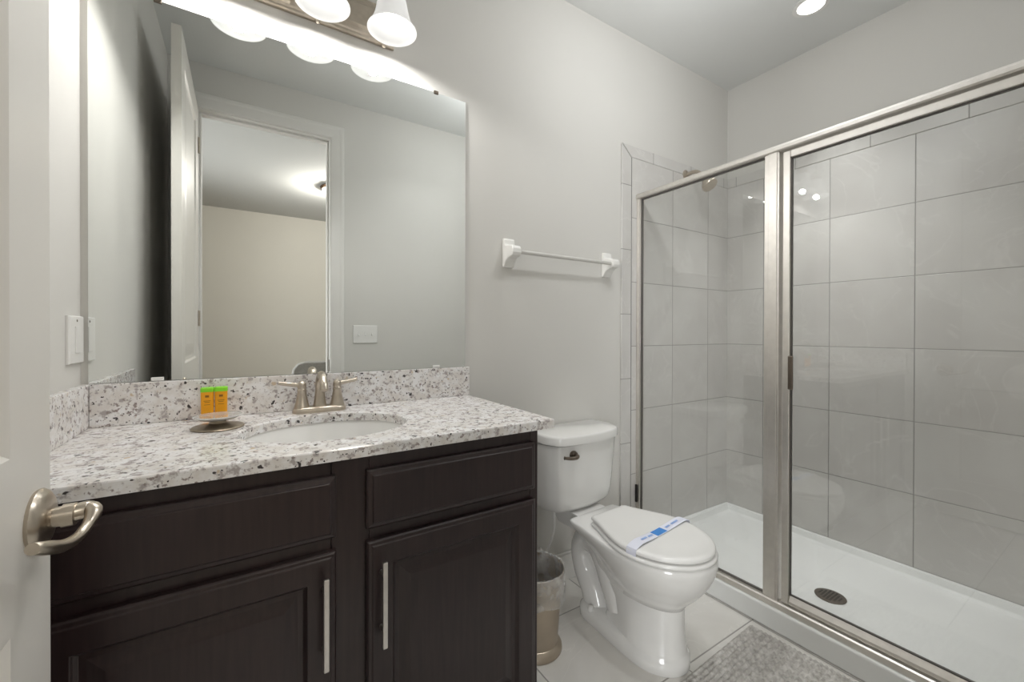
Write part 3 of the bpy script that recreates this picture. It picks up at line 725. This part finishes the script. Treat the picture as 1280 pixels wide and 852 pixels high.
# lower the three wall sides of the rim to tile level
for v in bm.verts:
    if v.co.z > .078 and (v.co.x > PX0+.2): v.co.z -= .0095
link('tray_body', xform(bm, Matrix.Translation((-2.55, .76, 0))), 'pan', sp, bevel=.006, seg=3)
bm = nb(); lathe(bm, [(.0, .0), (.055, .0), (.057, .003), (.050, .005), (.0, .0055)], (dxc-2.55, dyc+.76, .0295), 40, cap0=False, cap1=False)
dr = link('shower_drain', bm, 'drainm', sp, smooth=True); 
bm = nb()
for i in range(-3, 4):
    for j in range(-3, 4):
        if (i*i+j*j) <= 10: box(bm, dxc-2.55+i*.012-.0035, dxc-2.55+i*.012+.0035, dyc+.76+j*.012-.0035, dyc+.76+j*.012+.0035, .0347, .0354)
link('drain_slots', bm, 'darkhole', dr)

# ------------------------------------------------------------------ shower enclosure
GX = 2.150
en = thing('shower_enclosure', (GX, -.76, .09), 'framed clear glass shower enclosure with satin nickel rails, fixed panel and hinged door', 'shower enclosure')
def E(bm): return xform(bm, Matrix.Translation((-GX, .76, -.09)))
yl = YF+TT
bm = nb(); prof = [(2.122, .0900), (2.122, .112), (2.128, .116), (2.160, .116), (2.178, .108), (2.178, .0890)]
loft(bm, [[(x, y, z) for x, z in prof] for y in (yl, -TT)]); link('sill_rail', E(bm), 'frame', en, bevel=.001)
bm = nb(); prof = [(2.128, 1.884), (2.124, 1.890), (2.124, 1.902), (2.130, 1.911), (2.142, 1.915), (2.158, 1.915), (2.170, 1.911), (2.176, 1.902), (2.176, 1.890), (2.172, 1.884)]
loft(bm, [[(x, y, z) for x, z in prof] for y in (yl, -TT)]); link('header_rail', E(bm), 'frame', en, bevel=.001)
bm = nb(); box(bm, 2.134, 2.166, -TT-.022, -TT, .116, 1.884); box(bm, 2.131, 2.169, -TT-.010, -TT, .116, 1.884); link('wall_jamb', E(bm), 'frame', en, bevel=.0015)
bm = nb(); box(bm, 2.134, 2.166, yl, yl+.03, .116, 1.884); link('wall_jamb', E(bm), 'frame', en, bevel=.0015)
bm = nb(); box(bm, 2.124, 2.134, -TT-.012, -TT, .268, .362); b_ = link('bumper', E(bm), 'rubber', en, bevel=.003); b_['label'] = 'small black rubber bumper'
bm = nb(); box(bm, 2.130, 2.170, -.7195, -.6640, .116, 1.884); box(bm, 2.127, 2.130, -.712, -.680, .116, 1.884); link('post', E(bm), 'frame', en, bevel=.003)
bm = nb(); box(bm, GX-.003, GX+.003, -.665, -.031, .116, 1.885); link('fixed_glass', E(bm), 'glass', en)
# gaskets round the fixed glass
bm = nb(); box(bm, GX-.006, GX+.006, -.664, -.032, .1162, .1205); box(bm, GX-.006, GX+.006, -.664, -.032, 1.8790, 1.8838); box(bm, GX-.006, GX+.006, -.0365, -.0322, .1205, 1.879); box(bm, GX-.006, GX+.006, -.6638, -.6610, .1205, 1.879)
g_ = link('glazing_gasket', E(bm), 'gasket', en); g_['label'] = 'thin dark gasket'
# hinged door leaf
DA, DB = yl+.036, -.7300
ZA, ZB = .122, 1.8775
dz0, dz1 = .155, 1.850
bm = nb()
def rail(bm, pts): loft(bm, pts)
xa, xb = 2.135, 2.163
box(bm, xa, xb, DB-.026, DB, ZA, ZB); box(bm, xa, xb, DA, DA+.026, ZA, ZB); box(bm, xa, xb, DA+.026, DB-.026, dz1, ZB)
loft(bm, [[(xa, y, ZA), (xa, y, dz0-.020), (xa+.012, y, dz0), (xb, y, dz0), (xb, y, ZA)] for y in (DA+.026, DB-.026)])
dl = link('door_frame', E(bm), 'frame', en, bevel=.0025)
bm = nb(); box(bm, GX-.003, GX+.003, DA+.02, DB-.02, dz0-.006, dz1+.006); link('door_glass', E(bm), 'glass', dl)
bm = nb(); y0, y1 = DA+.0262, DB-.0262
box(bm, GX-.005, GX+.005, y0, y1, dz0, dz0+.0035); box(bm, GX-.005, GX+.005, y0, y1, dz1-.0035, dz1); box(bm, GX-.005, GX+.005, y1-.003, y1, dz0+.0035, dz1-.0035); box(bm, GX-.005, GX+.005, y0, y0+.003, dz0+.0035, dz1-.0035)
g_ = link('door_gasket', E(bm), 'gasket', dl); g_['label'] = 'thin dark gasket'
bm = nb(); box(bm, xa-.006, xa+.002, -.770, -.752, .955, 1.085); link('pull_handle', E(bm), 'drainm', dl, bevel=.003)
bm = nb(); tube(bm, [(xa, DA+.013, .95), (xa-.03, DA+.013, .95), (xa-.03, DA+.013, 1.10), (xa, DA+.013, 1.10)], .006, 12); link('knob', E(bm), 'frame', dl, smooth=True)

# shower head
sh = thing('showerhead', (2.556, -TT, 2.10), 'brushed nickel shower head on an angled arm high on the tiled wall', 'shower head')
bm = nb(); lathe(bm, [(.0, 0), (.030, 0), (.030, -.003), (.020, -.010), (.011, -.013), (.0, -.013)], seg=28, axis='y', cap0=False, cap1=False); link('flange', bm, 'nickel', sh, smooth=True, angle=50)
bm = nb(); tube(bm, [(0, -.005, 0), (0, -.05, .004), (0, -.085, -.012), (0, -.115, -.052)], .0105, 14, 6); link('shower_arm', bm, 'nickel', sh, smooth=True)
bm = nb(); lathe(bm, [(.012, .018), (.017, .010), (.017, .0), (.013, -.006), (.018, -.014), (.034, -.034), (.042, -.050), (.043, -.060), (.040, -.064), (.0, -.066)], seg=32, cap1=False)
xform(bm, Matrix.Translation((0, -.116, -.056)) @ Matrix.Rotation(R(-38), 4, 'X')); link('spray_head', bm, 'nickel', sh, smooth=True, angle=50)

# recessed lamp over the shower
rl = thing('recessed_light', (2.645, -.617, H), 'round white recessed ceiling light above the shower', 'ceiling light')
bm = nb(); lathe(bm, [(.075, -.0005), (.075, -.004), (.056, -.006), (.055, -.0005)], seg=40, cap0=False, cap1=False); link('trim_ring', bm, 'plate', rl, smooth=True)
bm = nb(); lathe(bm, [(.0, -.002), (.0555, -.002), (.0555, -.004), (.0, -.0045)], seg=40, cap0=False, cap1=False); link('lens', bm, 'recess', rl)
rll = lamp('recessed_lamp_light', 'AREA', (2.645, -.617, H-.008), RECESS_W, (.98, .99, 1), .11); rll.data.spread = R(70)

# ------------------------------------------------------------------ bedroom contents seen in the mirror
bl = thing('bedroom_ceiling_light', (1.21, -3.36, H), 'flush round ceiling light with bronze rim in the bedroom, seen in the mirror', 'ceiling light')
bm = nb(); lathe(bm, [(.0, -.0005), (.150, -.0005), (.160, -.012), (.150, -.028), (.138, -.030)], seg=48, cap0=False, cap1=False); link('rim', bm, 'bronze', bl, smooth=True)
bm = nb(); lathe(bm, [(.139, -.028), (.130, -.055), (.095, -.085), (.045, -.102), (.0005, -.106)], seg=48, cap0=True); link('glass_bowl', bm, 'warmlens', bl, smooth=True)
lamp('bedroom_lamp_light', 'POINT', (1.21, -3.36, H-.135), BEDROOM_W, (1, .95, .88), .025)
ac = thing('armchair', (1.12, -2.95, 0), 'rounded grey upholstered armchair in the bedroom, its back seen in the mirror', 'armchair', rotz=R(8))
bm = nb()
sec = [(-.30, .55), (-.36, .60), (-.375, .72), (-.36, .82), (-.32, .868), (-.26, .885), (.26, .885), (.32, .868), (.36, .82), (.375, .72), (.36, .60), (.30, .55), (.30, .18), (-.30, .18)]
loft(bm, [[(x*.97, -.06, z) for x, z in sec], [(x, -.03, z) for x, z in sec], [(x, .11, z) for x, z in sec], [(x*.97, .14, z) for x, z in sec]]); link('backrest', bm, 'fabric', ac, smooth=True, angle=50, bevel=.01)
bm = nb(); box(bm, -.27, .27, -.62, -.06, .18, .42); link('seat_cushion', bm, 'fabric', ac, bevel=.04, seg=4)
for s in (-1, 1):
    bm = nb(); box(bm, s*.32-.06, s*.32+.06, -.62, -.05, .15, .58); link('armrest', bm, 'fabric', ac, bevel=.045, seg=4)
    for yy in (-.56, .06):
        bm = nb(); tube(bm, [(s*.30, yy, 0), (s*.29, yy, .19)], [.016, .024], 12); link('leg', bm, 'wood', ac, smooth=True)
